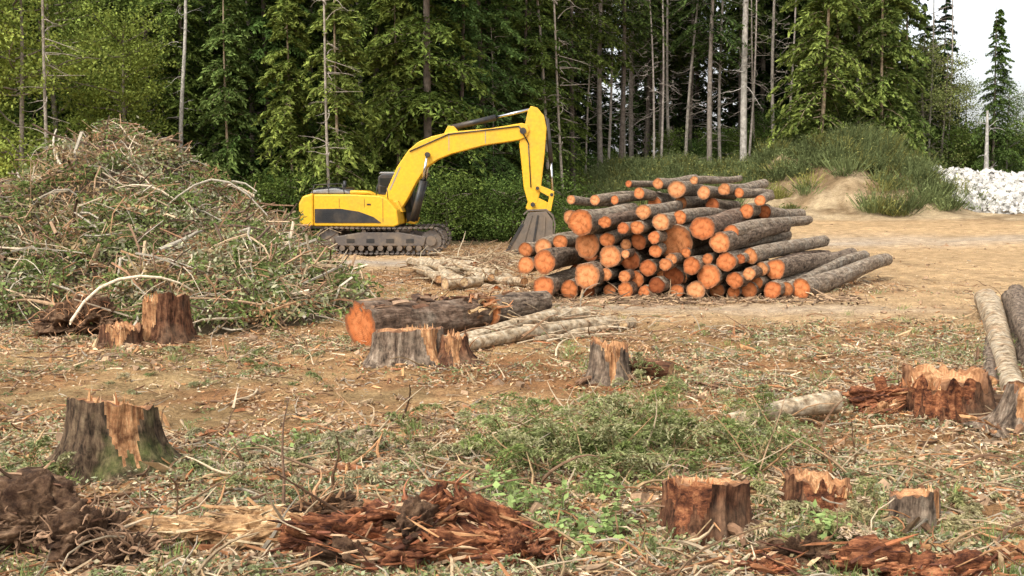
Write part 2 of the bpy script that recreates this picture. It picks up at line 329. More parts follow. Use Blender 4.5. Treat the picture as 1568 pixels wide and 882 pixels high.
def stump(name,x,y,r,h,mb,mc,seed,flare=.45,jag=.05,tilt=(0,0),ta=-1.2,tw=.5,td=.7,mt=None,spl=16,lean=(0,0),step=.0,rough=.2):
    sides=120;rings=26;v=[];f=[];mi=[];rdv=[];a=np.arange(sides)/sides*2*np.pi
    ca,sa=np.cos(a),np.sin(a)
    lob=noise(ca*1.8+seed,sa*1.8,s=seed);lob2=noise(ca*4+seed,sa*4,s=seed+2)
    jn=noise(ca*7+seed,sa*7,s=seed+3)
    def top(q): 
        z=h*(1+tilt[0]*ca*q+tilt[1]*sa*q)+jag*h*2.2*(noise(ca*q*5+seed,sa*q*5,s=seed+3)-.5)
        return z-step*h*((ca*q*math.cos(ta)+sa*q*math.sin(ta))>.25)
    tz=top(1.0)+jag*h*1.2*np.maximum(0,jn-.6)
    for i in range(rings+1):
        s=i/rings;fl=flare*math.exp(-s*4.0)
        rr=r*(1+fl*(.1+1.0*lob+1.3*lob2)+.22*(lob-.5)+.12*(lob2-.5)+rough*(fbm(ca*8,sa*8,s*1.6+seed,s=seed+1,o=4)-.5))
        for k in range(sides):
            v.append((rr[k]*ca[k],rr[k]*sa[k],-.1+(tz[k]+.1)*s));rdv.append(1)
    da=np.abs((a-ta+np.pi)%(2*np.pi)-np.pi);te=noise(ca*9+seed,sa*9,s=seed+12)
    tn=np.exp(-(da/tw)**2)
    for i in range(rings):
        for k in range(sides):
            k2=(k+1)%sides;f.append((i*sides+k,i*sides+k2,(i+1)*sides+k2,(i+1)*sides+k))
            mi.append(2 if tn[k]>.25 and i/rings>1-td*tn[k]*(.5+te[k]) else 0)
    base=rings*sides;prev=[]
    for k in range(sides): v.append(v[base+k]);rdv.append(1);prev.append(len(v)-1)
    for q in (.94,.85,.75,.65,.52,.4,.28,.14):
        cur=[];zz=top(q)
        for k in range(sides):
            p=v[base+k];v.append((p[0]*q,p[1]*q,zz[k]));rdv.append(q);cur.append(len(v)-1)
        for k in range(sides):
            k2=(k+1)%sides;f.append((prev[k],prev[k2],cur[k2],cur[k]));mi.append(1)
        prev=cur
    v.append((0,0,h));rdv.append(0);ci=len(v)-1
    for k in range(sides): f.append((prev[k],prev[(k+1)%sides],ci));mi.append(1)
    me=bpy.data.meshes.new(name);me.from_pydata(v,[],f)
    for q in (mb,mc,mt or T_torn): me.materials.append(q)
    me.polygons.foreach_set('material_index',mi);me.polygons.foreach_set('use_smooth',[q==0 for q in mi]);set_rd(me,rdv);me.update()
    o=bpy.data.objects.new(name,me);link(o);o.location=(x,y,float(H(x,y)));o.rotation_euler=(lean[0],lean[1],0)
    A=Acc();n=spl
    aa=ta+R.normal(0,.6,n);q=R.uniform(.55,1.0,n)*r
    P=np.c_[q*np.cos(aa),q*np.sin(aa),h*(1-step+tilt[0]*np.cos(aa)*q/r+tilt[1]*np.sin(aa)*q/r)-.05]
    cc=np.array([[.5,.27,.12],[.4,.17,.07],[.6,.4,.22]])[R.integers(0,3,n)]
    tubes(A,P,np.c_[R.normal(0,.2,n),R.normal(0,.2,n),np.ones(n)],R.uniform(.05,.15,n)*(.5+h),R.uniform(.01,.03,n),.003,cc,2,4,.03)
    n=7;aa=R.uniform(0,6.28,n);P=np.c_[r*.8*np.cos(aa),r*.8*np.sin(aa),np.full(n,.06)]
    tubes(A,P,np.c_[np.cos(aa),np.sin(aa),np.full(n,-.2)],R.uniform(.25,.6,n)*(r/.4),.075*r/.4,.02,np.array([.16,.09,.05])*R.uniform(.7,1.5,(n,1)),4,7,.12)
    n=60;aa=R.uniform(0,6.28,n);q=r*R.uniform(1.1,2.6,n);P=np.c_[q*np.cos(aa),q*np.sin(aa),np.full(n,.0)];P[:,2]=H(P[:,0]+x,P[:,1]+y)-float(H(x,y))+.02
    cc=np.array([[.5,.27,.12],[.36,.14,.06],[.6,.42,.24],[.2,.1,.05]])[R.integers(0,4,n)]
    shards(A,P,np.c_[R.normal(0,1,(n,2)),R.normal(0,.2,n)],R.uniform(.03,.11,n),R.uniform(.006,.018,n),R.uniform(.004,.012,n),cc*R.uniform(.7,1.2,(n,1)))
    A.obj('splinters_and_roots',[M_wood],False,o)
    return o
PAL_R=np.array([[.26,.09,.04],[.34,.14,.06],[.15,.055,.03],[.42,.22,.1],[.09,.035,.02],[.5,.33,.19],[.3,.11,.045]])
PAL_Y=np.array([[.5,.32,.16],[.58,.42,.23],[.36,.2,.09],[.6,.46,.27]])
PAL_S=np.array([[.12,.07,.04],[.2,.12,.07],[.07,.04,.025],[.28,.18,.11],[.16,.08,.045]])
def chunk(name,x,y,dims,mat,seed,rz=0,amp=.3,zoff=0,roots=0,parent=None,rc=(.14,.08,.045),rl=.7,tiltx=0,tilty=0,nsh=0,pal=PAL_R,shs=1.0,fine=.07):
    nu,nv=230,180
    u=np.linspace(0,2*np.pi,nu,endpoint=False);t=np.linspace(.001,np.pi-.001,nv);Uu,T=np.meshgrid(u,t)
    n=np.stack([np.cos(T),np.sin(T)*np.cos(Uu),np.sin(T)*np.sin(Uu)],-1)
    d=np.array(dims);ms=d.min();q=n*d/2
    # blunt, broken ends instead of a tapering ellipsoid
    q[...,0]=np.sign(q[...,0])*np.minimum(np.abs(q[...,0])*1.15,d[0]/2*(.82+.25*noise(q[...,1]*14+seed,q[...,2]*14,s=seed+40)))
    wr=.5*(fbm(q[...,0]*3+seed,q[...,1]*3,q[...,2]*3,s=seed+41,o=2)-.5)
    F=lambda fx,fy,s,o: fbm(q[...,0]*fx+seed+wr,q[...,1]*fy+seed*.3+wr*2,q[...,2]*fy+wr*2,s=seed+s,o=o)
    k1=1.2/ms
    disp=ms*(amp*2.4*(F(k1*.8,k1*1.4,0,3)-.5)-amp*1.3*sst(.52,.62,F(k1*1.3,k1*2.2,7,3)))
    rg=np.abs(F(5,16,4,3)-.5)*2
    disp=disp-fine*(1-np.minimum(1,rg*3.2))+fine*.8*(F(14,34,8,3)-.5)
    V=q+n*disp[...,None]
    idx=np.arange(nv*nu).reshape(nv,nu);i2=np.roll(idx,-1,1)
    A=Acc();A.add(V,np.stack([idx[:-1],i2[:-1],i2[1:],idx[1:]],-1),(.3,.12,.06),0)
    Vf=V.reshape(-1,3)
    area=np.sin(T).ravel();area/=area.sum()
    if nsh:
        k=R.choice(nv*nu,nsh,p=area);P=Vf[k];ok=P[:,2]>-.15*d[2];P=P[ok];m_=len(P)
        D=np.c_[R.normal(1,.25,m_)*R.choice([-1,1],m_),R.normal(0,.3,m_),R.normal(.05,.3,m_)]
        shards(A,P*R.uniform(.85,1.02,(m_,1)),D,R.uniform(.04,.17,m_)*shs,R.uniform(.004,.014,m_)*shs,R.uniform(.003,.01,m_)*shs,pal[R.integers(0,len(pal),m_)]*R.uniform(.6,1.2,(m_,1)),1)
    if roots:
        k=R.choice(nv*nu,roots,p=area);P=Vf[k];D=norm(P/d)+R.normal(0,.9,P.shape)
        tubes(A,P*.85,D,R.uniform(.15,.9,roots)**1.7*rl*1.2,R.uniform(.004,.026,roots)*max(1,rl),.003,np.array(rc)*R.uniform(.6,2.2,(roots,1)),7,5,.25,1)
    o=A.obj(name,[mat,M_wood],'mixed',parent);o.location=(x,y,float(H(x,y))+dims[2]*.22+zoff);o.rotation_euler=(tiltx,tilty,rz);return o

pile=empty('log_pile',(.5,28.0,0))
sec=[(17,19,18),(57,15,14),(113,37,10),(120,12,10),(142,15,13),(172,10,11),(160,30,14),(190,22,13),(223,9,11),(218,34,17),(250,11,15),(285,10,14),(311,8,10),
(268,35,18),(309,30,14),(335,12,14),(330,40,11),(348,24,10),(367,14,14),(391,15,12),(414,14,16),(83,37,22),(85,13,13),(120,64,17),(152,58,16),(178,47,13),(203,54,10),(242,52,15),
(269,62,9),(295,58,15),(355,45,11),(377,44,16),(337,65,13),(18,57,18),(86,80,20),(116,90,12),(146,82,9),(165,87,13),(188,74,10),(185,95,10),(223,88,28),(285,87,16),(260,108,19),
(160,110,11),(138,109,9),(73,117,20),(170,133,12),(197,118,15),(212,62,9),(200,36,7),(238,70,8),(140,36,9),(142,70,7),(300,79,8),(318,62,8),(234,30,8),(110,118,10),(310,100,12),(230,124,11)]
k=.0161
for i,(a_,b_,r_) in enumerate(sec):
    rr=r_*k*R.uniform(.93,1.03);yaw=math.radians(15+15*a_/410+R.normal(0,1.6))
    L=R.uniform(7.5,9.5) if a_>320 else R.uniform(5,8)
    if a_<60: L=3.2
    z0=max(b_*k,rr)+.03;dy=.25*b_*k*.5+R.uniform(-.35,.35)
    x0=a_*k
    pz=R.normal(0,.01)+(.012 if b_>70 else .0)
    p1=(x0+math.sin(yaw)*L,dy+math.cos(yaw)*L,max(z0+pz*L,rr*.8+.12))
    log_obj('log_%d'%(i+1),(x0,dy,z0),p1,rr,rr*R.uniform(.72,.9),(B_fir,B_grey,B_fir2)[R.choice(3,p=[.6,.2,.2])],C_or,i*3+5,pile,sides=32,S=20,bend=R.uniform(.003,.012),ridge=.11)
sec2=[(-40,2.4,.13),(-5,2.4,.15),(25,2.4,.13),(60,2.6,.16),(95,2.85,.16),(120,2.7,.25),(160,2.6,.19),(150,2.95,.12),(190,2.7,.17),(215,2.6,.14),(240,2.4,.15),(90,2.3,.2),(130,2.3,.2),(175,2.25,.2),(50,2.85,.1),
(-85,1.15,.24),(-110,1.1,.2),(-60,1.3,.2),(-75,.8,.22),(-110,.7,.24),(-40,1.9,.2),(0,1.9,.2),(40,1.95,.2),(80,1.9,.22),(220,2.1,.2),(260,2.05,.2)]
for i,(a_,z_,r_) in enumerate(sec2):
    x0=1.9+a_*.0185;yaw=math.radians(22+R.normal(0,6));L=R.uniform(3,5.5);dy=4.0+R.uniform(-.6,.6)
    if a_<-50: dy=2.4;L=5.5
    log_obj('rear_log_%d'%(i+1),(x0,dy,z_),(x0+math.sin(yaw)*L,dy+math.cos(yaw)*L,z_+R.normal(0,.1)),r_,r_*.85,B_fir,C_or,i*7+2,pile,sides=24,S=12)
for i in range(16):
    x0=.9+R.uniform(0,4.6);z_=R.uniform(.3,1.8);yaw=math.radians(24)
    log_obj('core_log_%d'%(i+1),(x0,3.4,z_),(x0+3,8.5,z_),.24,.2,B_fir,C_or,i*5+1,pile,sides=20,S=8)
A=Acc();n=1300;P=np.c_[R.uniform(-.4,7.9,n),R.normal(-.4,.5,n),np.full(n,.03)];P[:,2]+=H(P[:,0]+.5,P[:,1]+28)
tubes(A,P,np.c_[R.normal(0,1,(n,2)),R.normal(0,.15,n)],R.gamma(2,.1,n)+.05,R.uniform(.01,.035,n),.008,np.array([[.3,.2,.12],[.45,.3,.17],[.16,.1,.06]])[R.integers(0,3,n)]*R.uniform(.7,1.2,(n,1)),2,4,.05)
A.obj('bark_scraps',[M_wood],False,pile)

zz=lambda x,y:float(H(x,y))
log_obj('felled_log',(-2.72,20.3,zz(-2.7,20.3)+.4),(-.6,22.5,zz(-.6,22.5)+.33),.44,.34,B_fir2,C_or,4,bend=.012,ridge=.22)
log_obj('felled_log',(-.5,22.4,zz(-.6,22.5)+.33),(.62,24.0,zz(.6,24)+.28),.32,.27,B_grey,C_or,9,bend=.012,ridge=.16)
A=Acc();n=50;P=np.c_[R.normal(-.6,.25,n),R.normal(22.3,.25,n),R.uniform(.25,.75,n)];tubes(A,P,np.c_[R.normal(1,.6,n),R.normal(.8,.6,n),R.normal(.1,.5,n)],R.uniform(.1,.5,n),R.uniform(.015,.05,n),.006,np.array([[.4,.18,.08],[.2,.1,.05],[.55,.36,.18]])[R.integers(0,3,n)],3,5,.1)
t_=R.random(40);P=np.c_[-2.6+2.0*t_,20.4+2.1*t_,np.zeros(40)]+np.c_[R.normal(0,.16,(40,2)),R.uniform(.6,.76,40)]+np.c_[np.zeros((40,2)),H(-2.6+2*t_,20.4+2.1*t_)]
shards(A,P,np.c_[R.normal(.7,.2,40),R.normal(.7,.2,40),R.normal(0,.08,40)],R.uniform(.05,.22,40),R.uniform(.02,.06,40),R.uniform(.01,.025,40),PAL_S[R.integers(0,5,40)]*1.3)
A.obj('torn_bark',[M_wood])
e=empty('birch_log_stack')
for i,(a_,b_,r0,r1) in enumerate([((-1.1,19.6),(2.05,22.8),.11,.14),((-1.0,20.5),(1.6,23.6),.11,.13),((-.6,21.4),(1.1,24.2),.09,.11),((2.2,22.3),(2.45,22.9),.1,.1),((-1.3,20.2),(1.9,22.2),.08,.06),((-.9,21.0),(1.9,23.9),.07,.06),((.4,20.6),(2.3,21.9),.05,.04)]):
    log_obj('birch_log_%d'%i,(*a_,zz(*a_)+r0+(.1 if i==4 else 0)),(*b_,zz(*b_)+r1*.8),r0,r1,B_birch,C_tan,i*9+3,e,bend=.014)
A=Acc();n=120;P=np.c_[R.uniform(-1,2.6,n),R.uniform(20,24,n)];P=np.c_[P,H(P[:,0],P[:,1])+R.uniform(0,.25,n)]
tubes(A,P,np.c_[R.normal(.7,.7,n),R.normal(.7,.7,n),R.normal(0,.15,n)],R.uniform(.3,1.2,n),R.uniform(.008,.03,n),.006,np.array([[.4,.3,.19],[.26,.15,.08],[.5,.4,.27]])[R.integers(0,3,n)],4,5,.1);A.obj('branches',[M_wood],False,e)
e=empty('small_log_heap')
for i,(a_,b_,r0,z) in enumerate([((-2.9,35.5),(-.3,30.6),.2,.2),((-2.6,36),(.1,30.4),.14,.16),((-2.4,33),(-1.2,30.2),.16,.2),((-2.8,34.6),(-1.6,31),.13,.45),((-2.0,35),(-.7,31.6),.14,.4),((-1.8,30.5),(-.9,31.3),.18,.18),((-2.9,36),(-2.2,34),.17,.35),((-3.1,34.5),(-2.0,33),.12,.5),((-1.6,33.4),(-.4,32.2),.1,.45),((-3.3,36.5),(-1.2,34.5),.17,.3),((-2.7,33.6),(-2.0,31.4),.15,.3),((-.2,33.5),(.3,30.2),.12,.14)]):
    log_obj('heap_log_%d'%i,(*a_,z),(*b_,z*.8),r0,r0*.8,B_birch,C_tan if i%3 else C_or,i*4+7,e,bend=.02,ridge=.15)
A=Acc();n=200;P=np.c_[R.normal(-1.4,.9,n),R.normal(35.5,2.2,n),R.uniform(0,.5,n)];tubes(A,P,np.c_[R.normal(0,1,(n,2)),R.normal(0,.25,n)],R.uniform(.3,1.3,n),R.uniform(.012,.03,n),.008,np.array([[.4,.28,.16],[.26,.16,.09],[.5,.4,.26]])[R.integers(0,3,n)],4,5,.12)
n=240;P=np.c_[R.normal(-.9,.5,n),R.normal(38,.8,n),R.uniform(0,.5,n)];tubes(A,P,np.c_[R.normal(0,1,(n,2)),R.normal(0,.35,n)],R.uniform(.3,1.0,n),R.uniform(.012,.03,n),.008,np.array([[.3,.22,.13],[.26,.16,.09],[.4,.3,.18]])[R.integers(0,3,n)],4,5,.15)
A.obj('branches',[M_wood],False,e)
e=empty('roadside_log_stack')
for i,(a_,b_,r0,r1,z) in enumerate([((7.0,15.6),(10.7,26.0),.17,.24,.06),((7.5,15.9),(11.4,26.2),.18,.25,.08),((6.95,16.3),(9.9,23.6),.1,.14,.05),((8.2,16.5),(12.4,26.8),.2,.27,.1),((7.6,16.3),(11.7,26.6),.13,.18,.44)]):
    log_obj('stack_log_%d'%i,(*a_,zz(*a_)+z),(*b_,zz(*b_)+z),r0,r1,B_birch if i in(0,3) else B_grey,C_tan,i*6+2,e,bend=.008,ridge=.14)
log_obj('branch_log',(2.55,13.2,zz(2.6,13.2)+.16),(4.05,14.0,zz(4,14)+.24),.08,.14,B_birch,C_tan,31,bend=.008,ridge=.1)
log_obj('branch_log',(1.85,16.9,.2),(2.35,16.6,.18),.13,.12,B_red,C_tan,33)

stump('tree_stump',-4.1,11.5,.41,.68,B_moss,C_stump,3,flare=.9,tilt=(-.08,-.14),ta=-1.0,tw=.36,td=.65)
stump('tree_stump',1.66,9.5,.34,.4,B_red,C_stump,8,tilt=(-.03,-.15),ta=-2.3,tw=.55,td=.9,flare=.3,jag=.08,mt=T_red,spl=26)
stump('tree_stump',2.85,10.3,.29,.26,B_red,C_stump,12,jag=.3,tilt=(-.2,-.2),ta=-1.3,tw=.9,td=1.0,spl=40,step=.3,mt=T_red)
stump('tree_stump',3.5,9.7,.2,.3,B_grey,C_stump,15,tilt=(.1,-.1),jag=.1,ta=-.6,tw=.3)
stump('tree_stump',1.42,16.5,.27,.52,B_grey,C_stump,19,jag=.15,tilt=(-.1,-.12),ta=-1.5,tw=.35,td=.8,step=.15)
stump('tree_stump',-1.7,18.4,.54,.58,B_grey,C_stump,22,tilt=(.05,-.08),flare=.6,ta=-.8,tw=.28,td=.7,jag=.06,spl=26)
stump('tree_stump',-.95,18.2,.22,.38,B_red,C_stump,24,jag=.4,flare=1.5,spl=30,ta=-1.5,tw=.5,td=.8)
stump('tree_stump',-6.4,20.9,.4,.78,B_red,C_stump,27,tilt=(.05,-.1),ta=-2.1,tw=.4,td=.8,jag=.1,spl=24)
stump('tree_stump',-7.0,20.2,.34,.36,B_red,C_stump,29,jag=.25,ta=-1.4,tw=.5,td=.7,spl=26)
stump('tree_stump',5.6,14.4,.52,.5,B_red,C_stump,41,jag=.25,tilt=(-.15,-.2),ta=-2.2,tw=.8,td=.8,mt=T_red,spl=50,step=.2,flare=.5,lean=(.1,-.12),rough=.35)
stump('tree_stump',6.15,13.5,.3,.42,B_grey,C_stump,38,jag=.3,ta=-2,spl=20,lean=(0,.25),flare=.8)
e=empty('broken_stump')
for q in [(4.9,14.7,(1.0,.5,.5),T_red,51,-.25,.05),(4.7,14.2,(.6,.3,.22),T_torn,54,.6,0),(6.1,14.9,(.6,.5,.45),T_soil,56,.6,0)]:
    chunk('piece',q[0],q[1],q[2],q[3],q[4],rz=q[5],zoff=q[6],parent=e,nsh=60,tilty=-.15,shs=1.2)
e=empty('rotten_stump')
for q in [(-1.35,8.8,(1.0,.6,.5),T_red,3,.25,.0,.1),(-.85,9.0,(1.1,.6,.6),T_red,6,-.2,.1,-.22),(-.25,8.9,(.9,.6,.6),T_red,8,-.5,.06,.3),(-.55,8.55,(1.0,.35,.34),T_red,10,.25,.0,.1),(-1.15,8.5,(.8,.35,.28),T_soil,12,-.3,0,.1),(.15,8.65,(.6,.4,.35),T_red,14,1.0,0,.2),(-.75,8.75,(.6,.5,.4),T_soil,16,.9,.1,.1)]:
    chunk('piece',q[0],q[1],q[2],q[3],q[4],rz=q[5],zoff=q[6],amp=.42,parent=e,nsh=110,tilty=q[7],roots=14,rl=.25,rc=(.25,.1,.05))
e=empty('rotten_log')
for q in [(2.3,8.65,(.7,.45,.34),T_soil,61,.2,.0),(2.85,8.4,(.9,.4,.36),T_red,62,-.1,0),(3.5,8.5,(.7,.4,.26),T_red,63,.4,-.02),(1.9,8.4,(.5,.3,.2),T_red,64,-.4,0),(4.0,8.7,(.5,.3,.2),T_torn,65,-.3,0)]:
    chunk('piece',q[0],q[1],q[2],q[3],q[4],rz=q[5],zoff=q[6],amp=.4,parent=e,nsh=60)
e=empty('split_log')
for q in [(-2.75,9.15,(1.0,.36,.32),13,-.1,0),(-2.25,9.05,(1.0,.28,.24),14,.12,.04),(-2.1,9.4,(1.0,.22,.2),15,-.3,.04),(-1.95,8.95,(.6,.2,.18),16,.5,.03)]:
    chunk('piece',q[0],q[1],q[2],T_yel,q[3],rz=q[4],zoff=q[5]+.04,amp=.15,parent=e,nsh=50,pal=PAL_Y,fine=.035)
e=empty('root_mass')
for q in [(-3.95,8.9,(1.0,.8,.75),15,0),(-3.35,8.85,(.8,.7,.6),18,.5),(-3.0,8.7,(.5,.4,.3),20,1)]:
    chunk('piece',q[0],q[1],q[2],T_soil,q[3],rz=q[4],amp=.4,roots=110,rl=.4,rc=(.2,.12,.07),parent=e,nsh=70,pal=PAL_S,shs=.8)
chunk('root_mass',-1.65,9.6,(.6,.4,.42),T_soil,17,rz=.5,amp=.4,roots=90,rl=.4,rc=(.22,.12,.06),nsh=40,pal=PAL_S,shs=.8)
chunk('root_mass',-8.4,22.2,(1.6,.9,1.1),T_soil,19,amp=.4,roots=260,rl=.7,rc=(.34,.18,.09),nsh=40,pal=PAL_R,shs=1.4)
chunk('root_mass',-13.6,28.5,(2.0,1.6,2.8),T_soil,21,amp=.4,roots=320,rl=1.3,rc=(.28,.14,.08),zoff=.7,nsh=60,pal=PAL_R,shs=2)
chunk('root_mass',2.0,16.9,(.7,.5,.42),T_soil,23,amp=.4,roots=60,rl=.4,rc=(.3,.17,.09),nsh=20)

# ------------------------------------------------------------ brush pile
def heap(x,y):
    r=np.sqrt(((x+11.2)/6.1)**2+((y-32)/9.0)**2);a=3.75*np.clip(1-r**1.2,0,1)
    r=np.sqrt(((x+18.5)/6.5)**2+((y-31)/8)**2);b=3.0*np.clip(1-r**1.6,0,1)
    r=np.sqrt(((x+6.6)/3.4)**2+((y-26.3)/4.5)**2);c=1.4*np.clip(1-r**1.5,0,1)
    h=np.maximum.reduce([a,b,c])
    return h*(1+.6*(fbm(x*.5,y*.5,s=71)-.5))+1.3*(fbm(x*.9,y*.9,s=72)-.5)*sst(0,.8,h)
A=Acc()
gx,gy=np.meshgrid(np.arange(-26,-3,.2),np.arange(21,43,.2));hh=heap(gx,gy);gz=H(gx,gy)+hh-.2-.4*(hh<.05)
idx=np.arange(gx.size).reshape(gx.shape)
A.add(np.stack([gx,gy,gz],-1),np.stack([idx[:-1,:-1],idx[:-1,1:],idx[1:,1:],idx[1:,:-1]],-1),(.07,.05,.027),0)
def heap_pts(n):
    P=[];c=0
    while c<n:
        x=R.uniform(-25,-3.3,n*3);y=R.uniform(21,40,n*3);h=heap(x,y);k_=(h>.12)&(R.random(n*3)<1.2-.03*(y-20));P.append(np.c_[x[k_],y[k_],(H(x,y)+h)[k_]]);c+=k_.sum()
    return np.concatenate(P)[:n]
pal=np.array([[.36,.23,.13],[.46,.33,.2],[.22,.13,.075],[.42,.36,.27],[.14,.09,.06],[.6,.48,.33],[.32,.17,.09],[.38,.22,.11]])
n=10500;P=heap_pts(n)+np.c_[np.zeros((n,2)),R.uniform(-.1,.3,n)]
D=np.c_[R.normal(0,1,n),R.normal(0,.8,n),R.normal(0,.45,n)]
L=R.gamma(2,.3,n)+.2;r0=np.clip(L*.014*R.uniform(.5,1.8,n),.007,.05)
tubes(A,P-norm(D)*(L*.5)[:,None],D,L,r0,r0*.45,pal[R.integers(0,8,n)]*R.uniform(.7,1.25,(n,1)),4,4,.13)
n=75;P=heap_pts(n*3);P=P[P[:,0]<-7.0][:n];n=len(P);D=np.c_[R.normal(.1,1,n),R.normal(0,.7,n),R.normal(.1,.35,n)];L=R.uniform(1.2,3.6,n)
tubes(A,P-norm(D)*(L*.5)[:,None]+np.array([0,0,.15]),D,L,R.uniform(.025,.065,n),.018,pal[R.integers(0,6,n)]*R.uniform(.8,1.3,(n,1)),8,8,.16)
n=80;P=heap_pts(n);D=np.c_[R.normal(.3,.9,n),R.normal(0,.5,n),R.uniform(.4,1.4,n)];tubes(A,P,D,R.uniform(.5,1.5,n),.022,.008,pal[R.integers(0,5,n)],5,5,.2)
n=14;P=heap_pts(n);P[:,2]+=.1;D=np.c_[R.normal(0,1,n),R.normal(-.6,.5,n),R.normal(.1,.3,n)];tubes(A,P,D,R.uniform(.4,1.1,n),R.uniform(.06,.11,n),.05,(.45,.27,.13),4,9,.06)
lp=np.array([[.19,.22,.08],[.27,.3,.11],[.13,.17,.05],[.34,.35,.17],[.42,.3,.15],[.19,.25,.08],[.44,.42,.26],[.36,.2,.1],[.32,.24,.13]])
def clump(n,m_,hz):
    P=heap_pts(n);zone=fbm(P[:,0]*.45,P[:,1]*.45,s=77);pr=np.where(zone>.49,0,1)
    ci=np.where(pr==0,R.choice([0,1,2,5,3,6],n),R.choice([4,6,7,8,3,2],n));c0=lp[ci]
    C=np.repeat(P,m_,0)+R.normal(0,1,(n*m_,3))*np.array([.28,.28,.12])+np.array([0,0,hz])
    leaves(A,C,R.normal(0,1,C.shape),R.normal(0,1,C.shape),R.uniform(.06,.17,len(C)),R.uniform(.03,.085,len(C)),np.repeat(c0,m_,0)*R.uniform(.45,1.35,(len(C),1)))
clump(2100,45,.03);clump(750,42,.2)
n=480;P=heap_pts(n);D=np.c_[R.normal(0,1,n),R.normal(-.3,1,n),R.normal(.2,.35,n)]
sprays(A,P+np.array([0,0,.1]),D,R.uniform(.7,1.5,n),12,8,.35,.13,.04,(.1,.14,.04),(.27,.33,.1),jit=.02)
A.obj('brush_pile',[M_wood,M_leaf])

# ------------------------------------------------------------ ground debris
def scatter(n,y0=7.6,y1=52,thr=None,xr=.5):
    out=[];c=0
    while c<n:
        y=y0*np.exp(R.random(n)*math.log(y1/y0));x=R.uniform(-1,1,n)*(xr*y+1.5)
        d=1-.93*road(x,y);cl=sst(.36,.6,fbm(x*.7,y*.7,s=80));d=d*(.18+.82*cl)
        soil=sst(12.8,14.5,y+(noise(x*.5,y*.5,s=3)-.5)*3)*(1-sst(18,20.5,y))*(1-sst(1.,3.5,x));d=d*(1-.68*soil)
        k_=R.random(n)<d;out.append(np.c_[x[k_],y[k_]]);c+=k_.sum()
    p=np.concatenate(out)[:n];return np.c_[p,H(p[:,0],p[:,1])]
A=Acc();pal2=np.array([[.5,.34,.18],[.58,.43,.26],[.42,.26,.13],[.26,.15,.08],[.38,.3,.21],[.45,.22,.1],[.16,.09,.05],[.64,.52,.34]])
pal3=np.array([[.4,.27,.14],[.28,.17,.09],[.48,.35,.21],[.16,.09,.05],[.34,.28,.2],[.38,.18,.08],[.55,.42,.27]])
n=60000;P=scatter(n);P[:,2]+=R.uniform(0,.05,n)
D=np.c_[R.normal(0,1,n),R.normal(0,1,n),R.normal(0,.22,n)];L=R.gamma(1.6,.055,n)+.02
tubes(A,P,D,L,np.clip(L*.07,.003,.013)*R.uniform(.6,1.6,n),.003,pal3[R.integers(0,7,n)]*R.uniform(.7,1.2,(n,1)),2,3,.1)
n=4600;P=scatter(n);P[:,2]+=R.uniform(.0,.08,n);D=np.c_[R.normal(0,1,n),R.normal(0,1,n),R.normal(0,.2,n)];L=R.gamma(2,.14,n)+.12
tubes(A,P,D,L,R.uniform(.006,.022,n),.005,pal3[R.integers(0,7,n)]*R.uniform(.55,1.1,(n,1)),5,5,.09)
n=110000;P=scatter(n);P[:,2]+=R.uniform(0,.05,n);D=np.c_[R.normal(0,1,(n,2)),R.normal(0,.4,n)]
leaves(A,P,D,np.c_[R.normal(0,.5,(n,2)),np.ones(n)],R.gamma(2,.02,n)+.02,R.uniform(.012,.04,n),pal2[R.integers(0,8,n)]*R.uniform(.6,1.2,(n,1)),0)
n=7000;P=scatter(n,7.8,30);P[:,2]+=.02;D=np.c_[R.normal(0,1,(n,2)),R.normal(0,.25,n)];cp=np.array([[.5,.26,.11],[.34,.14,.06],[.58,.4,.22],[.3,.2,.12],[.2,.11,.06]])
shards(A,P,D,R.gamma(2,.02,n)+.015,R.uniform(.006,.018,n),R.uniform(.004,.012,n),cp[R.integers(0,5,n)]*R.uniform(.6,1.2,(n,1)))
n=420;P=scatter(n,8,26);P[:,2]+=.03;D=np.c_[R.normal(0,1,(n,2)),R.normal(0,.15,n)]
shards(A,P,D,R.uniform(.08,.25,n),R.uniform(.01,.035,n),R.uniform(.008,.02,n),cp[R.integers(0,5,n)]*R.uniform(.55,1.0,(n,1)))
A.obj('wood_debris',[M_wood])
A=Acc();n=150000;P=scatter(n,7.6,30);kk=fbm(P[:,0]*.8,P[:,1]*.8,s=91)+R.normal(0,.03,n)>.485;P=P[kk];n=len(P);P[:,2]+=R.uniform(0,.09,n)
g=np.array([[.24,.28,.12],[.36,.38,.22],[.18,.22,.08],[.42,.42,.25],[.48,.38,.2],[.32,.34,.18],[.52,.44,.28]])
leaves(A,P,R.normal(0,1,(n,3))*np.array([1,1,.6]),R.normal(0,.7,(n,3))+np.array([0,0,1]),R.uniform(.025,.08,n),R.uniform(.012,.04,n),g[R.integers(0,7,n)]*R.uniform(.55,1.2,(n,1)),0)
n=1300;P=scatter(n,8,27);D=np.c_[R.normal(0,1,(n,2)),R.uniform(.1,.9,n)]
sprays(A,P,D,R.uniform(.18,.45,n),10,7,.5,.045,.015,(.15,.18,.07),(.34,.36,.18),mi=0,jit=.006)
n=900;P=scatter(n,8,30);kk=fbm(P[:,0]*.6+3,P[:,1]*.6,s=95)>.5;P=P[kk];n=len(P);m_=26
Pg=np.repeat(P,m_,0)+np.c_[R.normal(0,.06,(n*m_,2)),np.zeros(n*m_)];D=np.c_[R.normal(0,.5,(n*m_,2)),np.ones(n*m_)];L=R.uniform(.06,.22,n*m_)
leaves(A,Pg+norm(D)*(L/2)[:,None],D,R.normal(0,1,Pg.shape),L,.009,np.array([.22,.27,.09])*R.uniform(.6,1.5,(n*m_,1)),0)
A.obj('leaf_litter_and_grass',[M_leaf])
